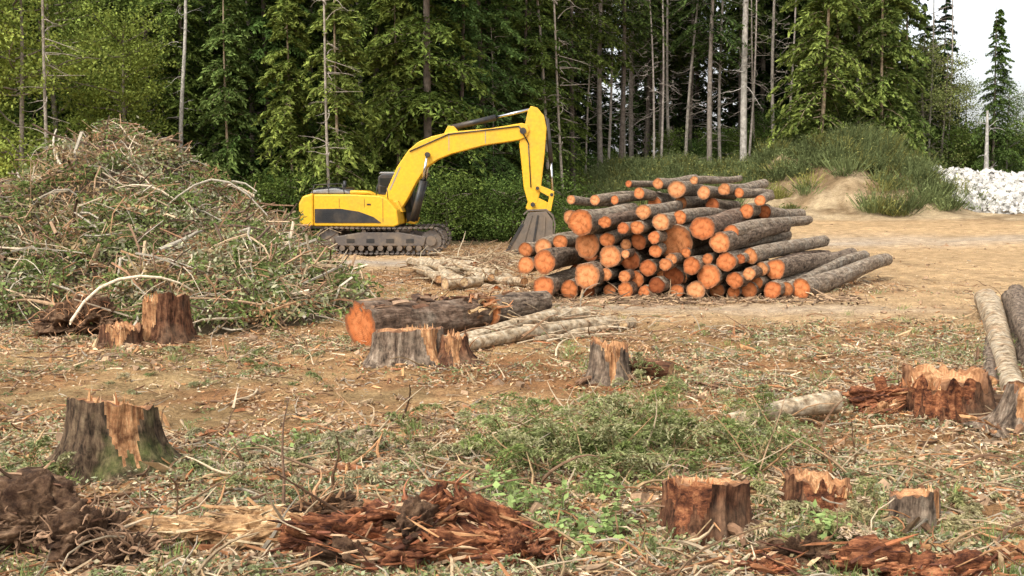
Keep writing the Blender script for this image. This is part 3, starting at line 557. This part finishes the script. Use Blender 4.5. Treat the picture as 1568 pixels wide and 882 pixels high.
def brush(name,x0,x1,y0,y1,n,Lr,up=.5,c0=(.11,.15,.045),c1=(.33,.38,.15),ll=.05,lw=.015,K=24,M_=13):
    A=Acc();P=np.c_[R.normal((x0+x1)/2,(x1-x0)/3.2,n),R.uniform(y0,y1,n)];P=np.c_[P,H(P[:,0],P[:,1])+R.uniform(0,.15,n)]
    D=norm(np.c_[R.normal(0,1,n),R.normal(0,.7,n),R.uniform(.0,up*2,n)]);L=R.uniform(*Lr,n)
    tint=R.random(n)
    for q,(s0,s1) in enumerate([((.8,.85,.7),(.85,.85,.7)),((1.1,1,1),(1.1,1,1.1)),((1.8,1.4,1.5),(1.4,1.12,1.6))]):
        k_=(tint>=q/3)&(tint<(q+1)/3)
        if k_.sum(): sprays(A,P[k_],D[k_],L[k_],K,M_,.5,ll,lw,np.array(c0)*s0,np.array(c1)*s1,ratio=.33,mi=1,jit=.008,td=.5)
    tubes(A,P,D,L*.95,.009,.003,(.3,.2,.1),6,4,.0,0,sag=.5)
    return A.obj(name,[M_wood,M_leaf])
brush('cut_conifer_branches',.3,3.0,11.2,13.6,115,(.6,1.25),1.1)
brush('cut_conifer_branches',-.7,1.4,10.7,12.6,65,(.4,.95),1.1)
brush('cut_conifer_branches',-5.2,-3.9,10.6,11.4,26,(.4,.8),.3)
brush('cut_conifer_branches',2.0,4.2,8.8,10.6,60,(.3,.6),.5,(.22,.22,.1),(.46,.43,.22))
brush('cut_conifer_branches',1.5,2.2,15.8,17.2,10,(.4,.8),.5)
brush('cut_conifer_branches',-3.6,-1,10.4,12.8,50,(.25,.55),.4,(.2,.2,.1),(.42,.42,.22))
brush('cut_conifer_branches',-6,-3,15.5,20,24,(.3,.6),.3,(.18,.2,.09),(.34,.36,.18))
A=Acc();n=60;P=np.c_[R.normal(1.6,1.3,n),R.uniform(10.8,14,n)];P=np.c_[P,H(P[:,0],P[:,1])+.05];D=np.c_[R.normal(0,1,n),R.normal(0,.6,n),R.uniform(.1,.9,n)]
tubes(A,P,D,R.uniform(.4,1.2,n),R.uniform(.007,.016,n),.004,np.array([[.42,.32,.2],[.28,.18,.1],[.38,.22,.11]])[R.integers(0,3,n)],6,5,.1)
n=60;P=np.c_[R.uniform(-5,5,n),R.uniform(8.6,12,n)];P=np.c_[P,H(P[:,0],P[:,1])+.04];D=np.c_[R.normal(0,1,(n,2)),R.uniform(.0,.3,n)]
tubes(A,P,D,R.uniform(.3,.9,n),R.uniform(.01,.026,n),.006,np.array([[.36,.24,.13],[.2,.12,.07],[.42,.22,.1]])[R.integers(0,3,n)],6,6,.08);A.obj('bare_branches',[M_wood])
def sapling(x,y,n,hh):
    A=Acc();P=np.c_[x+R.normal(0,.16,n),y+R.normal(0,.16,n)];P=np.c_[P,H(P[:,0],P[:,1])]
    D=np.c_[R.normal(0,.45,(n,2)),np.ones(n)];L=R.uniform(.5,1,n)*hh;c=tubes(A,P,D,L,.006,.003,(.2,.2,.08),4,4,.06)
    T=np.repeat(c[:,2:].reshape(-1,3),5,0)+R.normal(0,.05,(n*3*5,3));q=len(T)
    leaves(A,T,R.normal(0,1,(q,3))*np.array([1,1,.35]),np.array([0,0,1])+R.normal(0,.35,(q,3)),R.uniform(.05,.1,q),R.uniform(.04,.075,q),np.array([.27,.35,.12])*R.uniform(.6,1.4,(q,1)))
    A.obj('maple_sapling',[M_wood,M_leaf])
for x,y,n,h in [(.15,9.7,9,.35),(.65,9.3,8,.3),(-.2,10.4,6,.3),(.9,10.3,7,.3),(2.6,9.2,8,.3),(-2.6,12.3,4,.25),(.5,8.9,6,.22)]: sapling(x,y,n,h)

# ------------------------------------------------------------ excavator
U=.0262
ex=empty('excavator',(-5.15,46.4,.02),math.radians(-2))
def part(name,pts,y0,y1,mat,bev=.03,parent=ex):
    bm=bmesh.new();v=[bm.verts.new((a*U,y0,b*U)) for a,b in pts];fc=bm.faces.new(v)
    r_=bmesh.ops.extrude_face_region(bm,geom=[fc]);bmesh.ops.translate(bm,vec=(0,y1-y0,0),verts=[g_ for g_ in r_['geom'] if isinstance(g_,bmesh.types.BMVert)])
    bmesh.ops.recalc_face_normals(bm,faces=bm.faces)
    me=bpy.data.meshes.new(name);bm.to_mesh(me);bm.free();me.materials.append(mat)
    o=bpy.data.objects.new(name,me);link(o,parent)
    if bev:
        b=o.modifiers.new('b','BEVEL');b.width=bev;b.segments=3;b.limit_method='ANGLE';b.angle_limit=math.radians(35)
    return o
def rod(name,p,q,r,mat,sides=20,parent=ex):
    p=Vector(p);q=Vector(q);bm=bmesh.new();bmesh.ops.create_cone(bm,cap_ends=True,segments=sides,radius1=r,radius2=r,depth=(q-p).length)
    me=bpy.data.meshes.new(name);bm.to_mesh(me);bm.free();me.materials.append(mat)
    for pl in me.polygons: pl.use_smooth=len(pl.vertices)==4
    o=bpy.data.objects.new(name,me);link(o,parent);o.location=(p+q)/2;o.rotation_euler=(q-p).to_track_quat('Z','Y').to_euler();return o
def V3(a,y,b): return (a*U,y,b*U)
part('counterweight',[(-119,42),(-123,50),(-123,76),(-117,87),(-104,91),(-101,91),(-101,42)],-1.5,1.5,P_yel,.1)
part('house_body',[(-100.6,42),(-100.6,90),(-40,90),(0,88),(12,82),(25,66),(28,44),(20,41)],-1.46,1.46,P_yel,.06)
part('side_panel',[(-99,68),(-60,68.5),(-32,64),(-10,56),(2,47),(-99,47)],-1.485,-1.462,P_blk,.008)
for xx in (-62,-24,4): part('door_seam',[(xx,48 if xx>0 else 70),(xx,84),(xx+.6,84),(xx+.6,48 if xx>0 else 70)],-1.468,-1.461,P_blk,0)
for i in range(6): part('grille_slat_%d'%i,[(-94,51+i*2.6),(-94,51.8+i*2.6),(-70,51.8+i*2.6),(-70,51+i*2.6)],-1.497,-1.486,P_blk,0)
part('door_handle',[(-20,74),(-20,76),(-14,76),(-14,74)],-1.49,-1.461,P_blk,.005)
part('body_sill',[(-118,38),(-118,43),(26,43),(22,38)],-1.4,1.4,P_blk,.03)
part('engine_hood',[(-108,90.5),(-104,96),(-70,99),(-52,95),(-47,90.5)],-1.2,1.2,P_gry,.06)
for i in range(7): part('hood_slat_%d'%i,[(-100+i*7,97),(-97+i*7,100.2),(-95.5+i*7,100.2),(-98+i*7,97)],-1.1,1.1,P_blk,0)
part('tool_box',[(-46,90.2),(-46,96),(-20,95),(-10,90.2)],-1.4,-.5,P_yel,.05)
rod('exhaust',V3(-66,.4,96),V3(-66,.4,110),.07,P_blk)
for s_ in (-1.35,):
    rod('handrail_a',V3(-104,s_,90),V3(-100,s_,104),.02,P_blk,8);rod('handrail_b',V3(-100,s_,104),V3(-58,s_,106),.02,P_blk,8);rod('handrail_c',V3(-58,s_,106),V3(-54,s_,90),.02,P_blk,8);rod('handrail_d',V3(-78,s_,90),V3(-78,s_,105),.02,P_blk,8)
rod('step_rail_a',V3(-6,-1.4,88),V3(-4,-1.4,104),.02,P_blk,8);rod('step_rail_b',V3(-4,-1.4,104),V3(10,-1.4,100),.02,P_blk,8);rod('step_rail_c',V3(10,-1.4,100),V3(12,-1.4,82),.02,P_blk,8)
part('cab_frame',[(-14,88.5),(-14,116),(-8,121),(30,120),(41,92),(47,52),(30,44),(29,66),(14,86)],.42,1.44,P_blk,.05)
part('cab_glass_side',[(-10,92),(-10,114),(26,115),(36,90),(40,62),(33,60),(22,90)],.405,.418,P_gls,0)
part('cab_roof',[(-13,120.8),(-10,124),(28,123.5),(31,120.5)],.5,1.36,P_gry,.03)
part('cab_lower',[(29,44),(29,52),(48,52),(44,42)],.44,1.42,P_yel,.03)
rod('mirror_arm',V3(44,.4,80),V3(52,.1,92),.02,P_blk,8);part('mirror',[(50,88),(50,100),(53,100),(53,88)],-.02,.2,P_blk,.01)
rod('turntable',V3(0,0,30),V3(0,0,39),1.0,P_trk,40)
part('boom',[(-2,70),(4,96),(20,131),(38,157),(54,170),(74,178),(104,185),(164,190),(212,198),(221,196),(224,187),(220,177),(208,172),(154,164),(104,151),(82,142),(65,130),(50,108),(36,82),(26,66),(12,62)],-.33,.33,P_yel,.04)
for q in ([(8,96),(24,131),(26,131),(10,96)],[(100,156),(100,183),(101,183),(101,156)],[(156,167),(156,188),(157,188),(157,167)]): part('weld_seam',q,-.338,-.331,P_gry,0)
part('boom_bracket',[(8,60),(8,78),(22,80),(30,62)],-.5,.5,P_yel,.03)
for s_ in (-1,1):
    rod('boom_cyl_barrel',V3(44,s_*.5,48),V3(60,s_*.5,110),.115,P_blk);rod('boom_cyl_rod',V3(60,s_*.5,110),V3(68,s_*.5,150),.055,P_chr)
rod('boom_pin',V3(68,-.6,150),V3(68,.6,150),.1,P_blk);rod('boom_foot_pin',V3(14,-.55,70),V3(14,.55,70),.11,P_blk)
rod('boom_tip_pin',V3(214,-.42,186),V3(214,.42,186),.13,P_blk)
part('cylinder_lug',[(92,182),(98,194),(108,194),(114,186)],-.12,.12,P_yel,.02)
rod('stick_cyl_barrel',V3(102,0,191),V3(172,0,207),.12,P_blk);rod('stick_cyl_rod',V3(172,0,207),V3(229,0,220),.06,P_chr)
rod('hose_a',V3(40,-.36,155),V3(100,-.36,181),.025,P_blk,8);rod('hose_b',V3(100,-.36,181),V3(208,-.36,193),.025,P_blk,8);rod('hose_c',V3(208,-.36,193),V3(222,-.3,168),.03,P_blk,8)
part('stick',[(221,216),(226,224),(236,221),(246,209),(250,190),(247,150),(241,95),(236,76),(229,72),(221,78),(215,100),(211,140),(208,166),(210,180),(217,196)],-.25,.25,P_yel,.035)
rod('bucket_cyl_barrel',V3(250,0,205),V3(257,0,140),.09,P_blk);rod('bucket_cyl_rod',V3(257,0,140),V3(259,0,92),.045,P_chr)
rod('stick_hose',V3(222,-.28,168),V3(226,-.28,100),.022,P_blk,8)
for s_ in (-1,1):
    y_=s_*.3
    part('link_rocker',[(232,98),(238,104),(262,94),(260,86),(254,86)],y_-.04,y_+.04,P_yel,.015)
    part('link_bar',[(255,90),(262,90),(257,64),(250,64)],y_-.045+s_*.09,y_+.045+s_*.09,P_yel,.015)
rod('link_pin_a',V3(236,-.42,99),V3(236,.42,99),.07,P_blk,14);rod('link_pin_b',V3(258,-.45,89),V3(258,.45,89),.07,P_blk,14);rod('bucket_pin',V3(229,-.4,74),V3(229,.4,74),.09,P_blk,14)
part('quick_coupler',[(222,80),(238,84),(258,74),(256,62),(228,60),(218,68)],-.24,.24,P_yel,.03)
bp=[(222,62),(250,64),(260,50),(260,28),(252,12),(238,4),(192,2),(196,10),(206,26),(214,42)]
for s_ in (-1,1):
    part('bucket_side',bp,s_*.7-.025,s_*.7+.025,P_bkt,.01)
    part('side_cutter',[(192,2),(188,4),(211,44),(216,44),(206,26)],s_*.74-.012,s_*.74+.012,P_blk,.004)
def shell(name,pts,th,y0,y1,mat):
    p=np.array(pts,float);d=np.gradient(p,axis=0);nrm=np.c_[d[:,1],-d[:,0]];nrm/=np.linalg.norm(nrm,axis=1)[:,None]
    return part(name,[tuple(q) for q in p]+[tuple(q) for q in (p-nrm*th)[::-1]],y0,y1,mat,0)
shell('bucket_back',[(216,58),(222,64),(250,65),(259,56),(262,44),(260,26),(251,10),(236,3),(192,1)],2.2,-.67,.67,P_bkt)
shell('bucket_inner_wall',[(214,50),(204,30),(196,14)],2.0,-.67,.67,P_bkt)
for i in range(5):
    y_=-.62+i*.31;part('bucket_tooth_%d'%i,[(198,5),(182,0),(180,-2),(198,0)],y_-.05,y_+.05,P_bkt,.01)
for i,(a_,b_,c_,d_) in enumerate([(226,58,212,10),(236,58,228,8),(246,56,244,12)]):
    part('bucket_rib_%d'%i,[(a_,b_),(a_+3,b_),(c_+3,d_),(c_,d_)],-.76,-.727,P_blk if i==1 else P_bkt,.005)
for s_ in (-1,1):
    yc=s_*1.3;A=Acc();hl=77*U;rr=19*U;zc=20.5*U
    per=2*(2*hl)+2*math.pi*rr;nS=54
    for i in range(nS):
        d=i/nS*per
        if d<2*hl: px,pz,an=-hl+d,zc-rr,0
        elif d<2*hl+math.pi*rr: t=(d-2*hl)/rr;px,pz,an=hl+rr*math.sin(t),zc-rr*math.cos(t),t
        elif d<4*hl+math.pi*rr: dd=d-2*hl-math.pi*rr;px,pz,an=hl-dd,zc+rr-.03*math.sin(dd/(2*hl)*math.pi),math.pi
        else: t=(d-4*hl-math.pi*rr)/rr;px,pz,an=-hl-rr*math.sin(t),zc+rr*math.cos(t),math.pi+t
        ct,st=math.cos(an),math.sin(an)
        for (hx,h0,h1,w_) in ((.078,-.035,.01,.3),(.018,-.065,-.035,.3),(.05,.01,.09,.09)):
            vs=[]
            for yy in (-w_,w_):
                for (ax_,az_) in ((-hx,h0),(hx,h0),(hx,h1),(-hx,h1)): vs.append((px+ax_*ct-az_*st,yc+yy,pz+ax_*st+az_*ct))
            A.add(vs,[(0,1,2,3),(7,6,5,4),(0,4,5,1),(1,5,6,2),(2,6,7,3),(3,7,4,0)],(.1,.1,.1))
    A.obj('track_shoes',[P_trk],False,ex)
    part('track_frame',[(-66,12),(-70,26),(-30,33),(30,33),(70,26),(66,12)],yc-.2,yc+.2,P_trk,.04)
    for xx in (-77,77):
        rod('wheel',V3(xx,yc-.13,20.5),V3(xx,yc+.13,20.5),rr-.09,P_trk,32);rod('wheel_hub',V3(xx,yc-.24,20.5),V3(xx,yc+.24,20.5),.2,P_bkt,24)
    for i in range(9): rod('roller_%d'%i,V3(-58+i*14.5,yc-.22,9),V3(-58+i*14.5,yc+.22,9),.11,P_bkt,16)
    for xx in (-25,25): rod('carrier_roller',V3(xx,yc-.16,34),V3(xx,yc+.16,34),.08,P_bkt,14)
    for xx in (-45,-15,15,45): part('frame_slot',[(xx-6,17),(xx-6,23),(xx+6,23),(xx+6,17)],yc-.215,yc-.203,P_blk,0)
part('car_body',[(-40,16),(-40,29),(40,29),(40,16)],-1.1,1.1,P_trk,.05)

# ------------------------------------------------------------ trees
def conifer(seed,Ht,Rd,base,c0,c1,nb=170,K=14,M_=9,tr=.2,dead=0,trunkc=(.13,.1,.075),ll=.3,lw=.11,sparse=1.0,droop=.45):
    A=Acc();
    tubes(A,np.array([[0,0,-.6]]),np.array([[R.normal(0,.012),R.normal(0,.012),1]]),Ht+.6,tr,.02,trunkc,14,9,.006,0)
    h=base+(Ht-base)*R.random(nb)**1.05*.98;az=R.uniform(0,6.28,nb);rel=(h-base)/(Ht-base)
    L=Rd*(1-rel)**.75*R.uniform(.5,1.15,nb)*np.minimum(1,.55+rel*5)+.2
    D=np.c_[np.cos(az),np.sin(az),.25*rel+R.normal(0,.12,nb)]
    P=np.c_[np.zeros((nb,2)),h]
    k_=R.random(nb)<sparse;P,D,L=P[k_],D[k_],L[k_]
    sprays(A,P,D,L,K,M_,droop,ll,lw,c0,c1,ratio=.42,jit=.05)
    tubes(A,P,D,L*.9,.03,.008,trunkc,4,3,.0,0,sag=droop)
    if dead:
        P=np.c_[np.zeros((dead,2)),R.uniform(1.2,base+2,dead)];az=R.uniform(0,6.28,dead)
        D=np.c_[np.cos(az),np.sin(az),R.normal(-.1,.3,dead)];tubes(A,P,D,R.uniform(.4,2.2,dead),.022,.006,np.array([.26,.22,.18]),5,3,.08,0)
    return A.mesh('conifer_%d'%seed,[M_trunk,M_tleaf],True)
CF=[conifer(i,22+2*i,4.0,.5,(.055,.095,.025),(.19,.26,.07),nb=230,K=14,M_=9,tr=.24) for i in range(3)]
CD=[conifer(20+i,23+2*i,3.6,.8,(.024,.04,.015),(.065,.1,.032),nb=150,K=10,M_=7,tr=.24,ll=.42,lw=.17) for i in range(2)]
CY=[conifer(3+i,15,2.4,.8,(.09,.135,.035),(.28,.34,.09),nb=150,K=12,M_=8,tr=.1,trunkc=(.33,.25,.16),sparse=.85,droop=.6) for i in range(2)]
PT=[conifer(6+i,27,3.4,8.0+i,(.04,.062,.022),(.14,.19,.05),nb=130,K=12,M_=8,tr=.2,dead=46,trunkc=tc,sparse=.9) for i,tc in enumerate([(.24,.2,.16),(.14,.11,.085),(.32,.27,.22)])]
def deadtree(seed,Ht,r,c,nb):
    A=Acc();tubes(A,np.array([[0,0,-.5]]),np.array([[R.normal(0,.03),R.normal(0,.02),1]]),Ht+.5,r,r*.3,c,14,9,.014,0)
    P=np.c_[np.zeros((nb,2)),R.uniform(.2,1,nb)*Ht*.97];az=R.uniform(0,6.28,nb);D=np.c_[np.cos(az),np.sin(az),R.normal(.05,.35,nb)];L=R.uniform(.3,1.9,nb)
    cc=tubes(A,P,D,L,.028,.007,c,5,4,.1,0,sag=.15)
    T=cc[:,3];az=R.uniform(0,6.28,nb);tubes(A,T,np.c_[np.cos(az),np.sin(az),R.normal(0,.3,nb)],L*.45,.012,.004,c,3,3,.1,0)
    return A.mesh('dead_%d'%seed,[M_trunk,M_tleaf],True)
DT=[deadtree(0,20,.1,(.4,.34,.28),34),deadtree(1,18,.13,(.3,.26,.21),60),deadtree(2,24,.2,(.42,.38,.32),40),deadtree(4,19,.085,(.32,.27,.21),46)]
SN=deadtree(3,5.6,.2,(.5,.46,.4),10)
def broad(seed,Ht,Rd,base,c,nl=34,per=420,ls=.17):
    A=Acc();tubes(A,np.array([[0,0,-.5]]),np.array([[.02,.01,1]]),Ht*.95,.17,.03,(.24,.2,.15),10,8,.015,0)
    h=R.uniform(base,Ht*.85,nl);az=R.uniform(0,6.28,nl);rel=(h-base)/(Ht-base);L=Rd*np.sqrt(np.clip(1-(rel*1.7-.7)**2,.1,1))*R.uniform(.5,1.1,nl)
    D=np.c_[np.cos(az),np.sin(az),R.uniform(.1,.6,nl)];cc=tubes(A,np.c_[np.zeros((nl,2)),h],D,L,.05,.012,(.2,.16,.12),5,5,.08,0)
    ctr=cc[:,2:].reshape(-1,3);ctr=ctr[R.random(len(ctr))<.9];ctr=np.repeat(ctr,3,0)+R.normal(0,.45,(len(ctr)*3,3))
    m_=max(8,per*nl//len(ctr));C=np.repeat(ctr,m_,0)+R.normal(0,1,(len(ctr)*m_,3))*np.array([.38,.38,.2])
    colr=np.repeat(R.uniform(.45,1.45,(len(ctr),1)),m_,0)*np.array(c)*R.uniform(.7,1.3,(len(C),1))
    leaves(A,C,R.normal(0,1,C.shape),R.normal(0,.5,C.shape)+np.array([0,0,1]),R.uniform(.7,1.3,len(C))*ls,R.uniform(.5,.8,len(C))*ls,colr)
    return A.mesh('broad_%d'%seed,[M_trunk,M_tleaf],True)
BR=[broad(0,15,3.8,.8,(.32,.36,.08)),broad(1,13,3.4,1.0,(.25,.31,.075)),broad(2,16,2.8,2.0,(.22,.26,.1),nl=26,per=170,ls=.2)]
SH=broad(5,3.2,1.7,.1,(.11,.16,.042),nl=22,per=260,ls=.13)
def place(me,name,x,y,s=1,rz=None,parent=None,sz=None,tilt=0):
    o=bpy.data.objects.new(name,me);link(o,parent);o.location=(x,y,float(H(x,y))-.05);o.scale=(s,s,sz or s)
    o.rotation_euler=(0,tilt,R.uniform(0,6.28) if rz is None else rz)
    if tilt: o.rotation_euler=Matrix.Rotation(tilt,3,'Y').to_euler()
    return o
for x,y,m_,s in [(-24.5,50,0,1.0),(-21.3,49.5,0,.95),(-26,55,1,1.2),(-18.3,54,1,.85),(-22.5,57,0,1.1)]: place(BR[m_],'broadleaf_tree',x,y,s)
for x,y,m_,s,tl in [(-19.4,48,3,1,0),(-16.3,57,2,.7,0),(-18.6,60,0,.9,0),(-8.4,53,3,.95,0),(2.1,66,0,1.2,-.09),(3.1,66,3,1.1,-.04),(4.9,76,3,.9,.03),(9.5,77,0,.9,-.05),(10.1,78,0,.95,-.03),(-.9,62,3,.6,0),(14.4,79,1,1,.02),(18.3,80,1,1.1,0),(24.3,80,1,1.0,0),(31.5,86,1,.9,0),(33.2,88,0,.9,0),(12.0,79,1,.95,.06),(17.0,80,3,1,-.02),(7.9,80,3,1,.02),(11.1,80,1,1,-.01),(19.6,82,0,1,.03),(16.3,79,0,.9,.015),(6.5,78,0,1,-.02)]:
    place(DT[m_],'dead_tree',x,y,s,tilt=tl+R.normal(0,.012))
place(DT[2],'dead_tree',15.6,77,1.25)
place(SN,'dead_tree_snag',34.0,82,1.25)
for x,y,m_,s in [(-12.4,59,0,.95),(-15.2,62,1,1),(-7.2,61,1,.95),(-4.1,57.5,2,1.08),(-1.4,63,0,1.0),(-9.9,61,2,.85),(-19.5,62,2,1),(-24,64,1,1),(-28.5,61,0,1),(-.2,68,2,.9),(.9,66,1,.8),(2.2,72,0,.9),(-17.2,59,0,.85),(-2.6,60,1,.8),(-5.6,63,0,1)]: place(CF[m_],'fir_tree',x,y,s)
for x,y,m_,s in [(-8.2,54.5,0,1.0),(-10.9,56,1,.95),(-5.9,58,1,1.05),(-14,57,0,.95),(20.4,76,0,1.45),(22.6,80,1,1.4),(25.6,79,0,1.35),(28.3,83,1,1.3),(24,84,1,1.5)]: place(CY[m_],'hemlock_tree',x,y,s)
for x,y,m_,s in [(5.9,76,0,1),(7.3,77,1,1),(8.6,82,0,.95),(12.8,83,1,1),(13.5,78,0,1),(16.8,84,1,1),(3.9,72,1,.95),(11.2,86,0,1),(1.2,70,1,1),(-21,66,1,1),(-17.5,67,0,1),(18.6,86,0,1),(22,88,1,1),(-13.7,60,0,.9),(-11.3,64,2,1),(9.8,84,1,.9),(15,87,0,.9)]: place(PT[m_],'pine_tree',x,y,s)
for x,y,s in [(30.2,84,.85),(32.6,87,.8),(28.8,88,1.0),(35.2,90,.66),(38,88,.62),(40.5,92,.6),(27,86,1),(31.5,90,.9),(36.5,93,.7)]: place(BR[2],'alder_tree',x,y,s)
place(CF[0],'spruce_tree',36.2,86,.62,sz=.68)
fo=empty('distant_forest')
for i in range(210):
    y=R.uniform(70,118);x=R.uniform(-.5,.42)*y
    if x/y>.375 or (0<x<28 and y<86): continue
    k_=R.random()
    me=CD[R.integers(2)] if k_<.75 else PT[R.integers(3)]
    s=R.uniform(.85,1.2)
    if x/y>.32: s*=.6
    place(me,'conifer_%d'%i,x,y,s,parent=fo)
for i in range(34):
    x=28+i*1.1+R.normal(0,.5);y=R.uniform(86,104);place(SH if i%3 else BR[1],'shrub_%d'%i,x,y,(1.7 if i%3 else .5)*R.uniform(.8,1.2),parent=fo)
un=empty('forest_undergrowth')
for i in range(60):
    x=R.uniform(-30,3);y=R.uniform(53,60)
    place(SH,'bush_%d'%i,x,y,R.uniform(.4,1.0),parent=un)
for i in range(34):
    x=R.uniform(0,27);y=R.uniform(79,84);place(SH,'bush_b%d'%i,x,y,R.uniform(.4,.9),parent=un)
# broom shrubs on the bank
A=Acc();n=3200;x=R.uniform(1,28,n);y=R.uniform(61,79,n)
cl=sst(.5,.56,fbm(x*.28+4,y*.28,s=51));cl2=sst(.56,.61,fbm(x*.7+4,y*.7,s=53))
dn=np.maximum.reduce([(1-sst(11.5,13.5,x))*1.0,cl*sst(67,70,y)*sst(12,15,x),sst(70.5,73,y)*sst(17.5,20,x)*.95,sst(22.5,24.5,x)*sst(65,68,y)*.8,cl2*.5])
k_=(R.random(n)<dn)&(bank(x,y)>.12);x,y=x[k_],y[k_];n=len(x);m_=60
P=np.repeat(np.c_[x,y,H(x,y)],m_,0);sz=np.repeat(R.uniform(.35,1.3,n)*(1+.4*sst(18,21,x)),m_);off=R.normal(0,.22,(len(P),2));P[:,:2]+=off
D=np.c_[off*1.8+R.normal(0,.25,(len(P),2)),np.ones(len(P))];L=sz*R.uniform(.3,1.1,len(P))
cc=np.repeat(np.array([.14,.165,.065])*R.uniform(.55,1.4,(n,1))*np.where(R.random((n,1))<.2,np.array([[1.6,1.3,1.0]]),1),m_,0)*R.uniform(.6,1.4,(len(P),1))
leaves(A,P+norm(D)*(L/2)[:,None],D,R.normal(0,1,P.shape),L,.05,cc,0)
n2=len(P);C=P+norm(D)*(L*R.uniform(.5,1,n2))[:,None]+R.normal(0,.08,P.shape);leaves(A,C,R.normal(0,1,C.shape),R.normal(0,1,C.shape),.16,.07,cc*1.1,0)
A.obj('broom_shrubs',[M_leaf])
# gravel heap
A=Acc();gx,gy=np.meshgrid(np.arange(23,60,.35),np.arange(64,80,.35))
def gh(x,y): return np.clip(1-np.abs((y-71.5)/6.5)**1.6,0,1)*(2.7*sst(24.5,27.5,x))*(.6+.8*fbm(x*.35,y*.35,s=61))
gz=H(gx,gy)+gh(gx,gy)-.15;idx=np.arange(gx.size).reshape(gx.shape)
A.add(np.stack([gx,gy,gz],-1),np.stack([idx[:-1,:-1],idx[:-1,1:],idx[1:,1:],idx[1:,:-1]],-1),(.38,.36,.32))
n=11000;x=R.uniform(24,50,n);y=R.uniform(64.5,78,n);k_=gh(x,y)>.12;x,y=x[k_],y[k_];n=len(x);ctr=np.c_[x,y,H(x,y)+gh(x,y)-.02]
sz=R.uniform(.05,.19,n);shards(A,ctr,R.normal(0,1,(n,3)),sz,sz*.85,sz*.7,np.array([.58,.55,.49])*R.uniform(.55,1.2,(n,1)),0,.25)
A.obj('gravel_heap',[M_wood])
A=Acc();n=12000;P=scatter(n,8,60);sz=R.gamma(2,.009,n)+.005
shards(A,P,R.normal(0,1,(n,3)),sz,sz*.8,sz*.7,np.array([.34,.22,.13])*R.uniform(.6,1.4,(n,1)),0,.25);A.obj('dirt_clods',[M_wood])
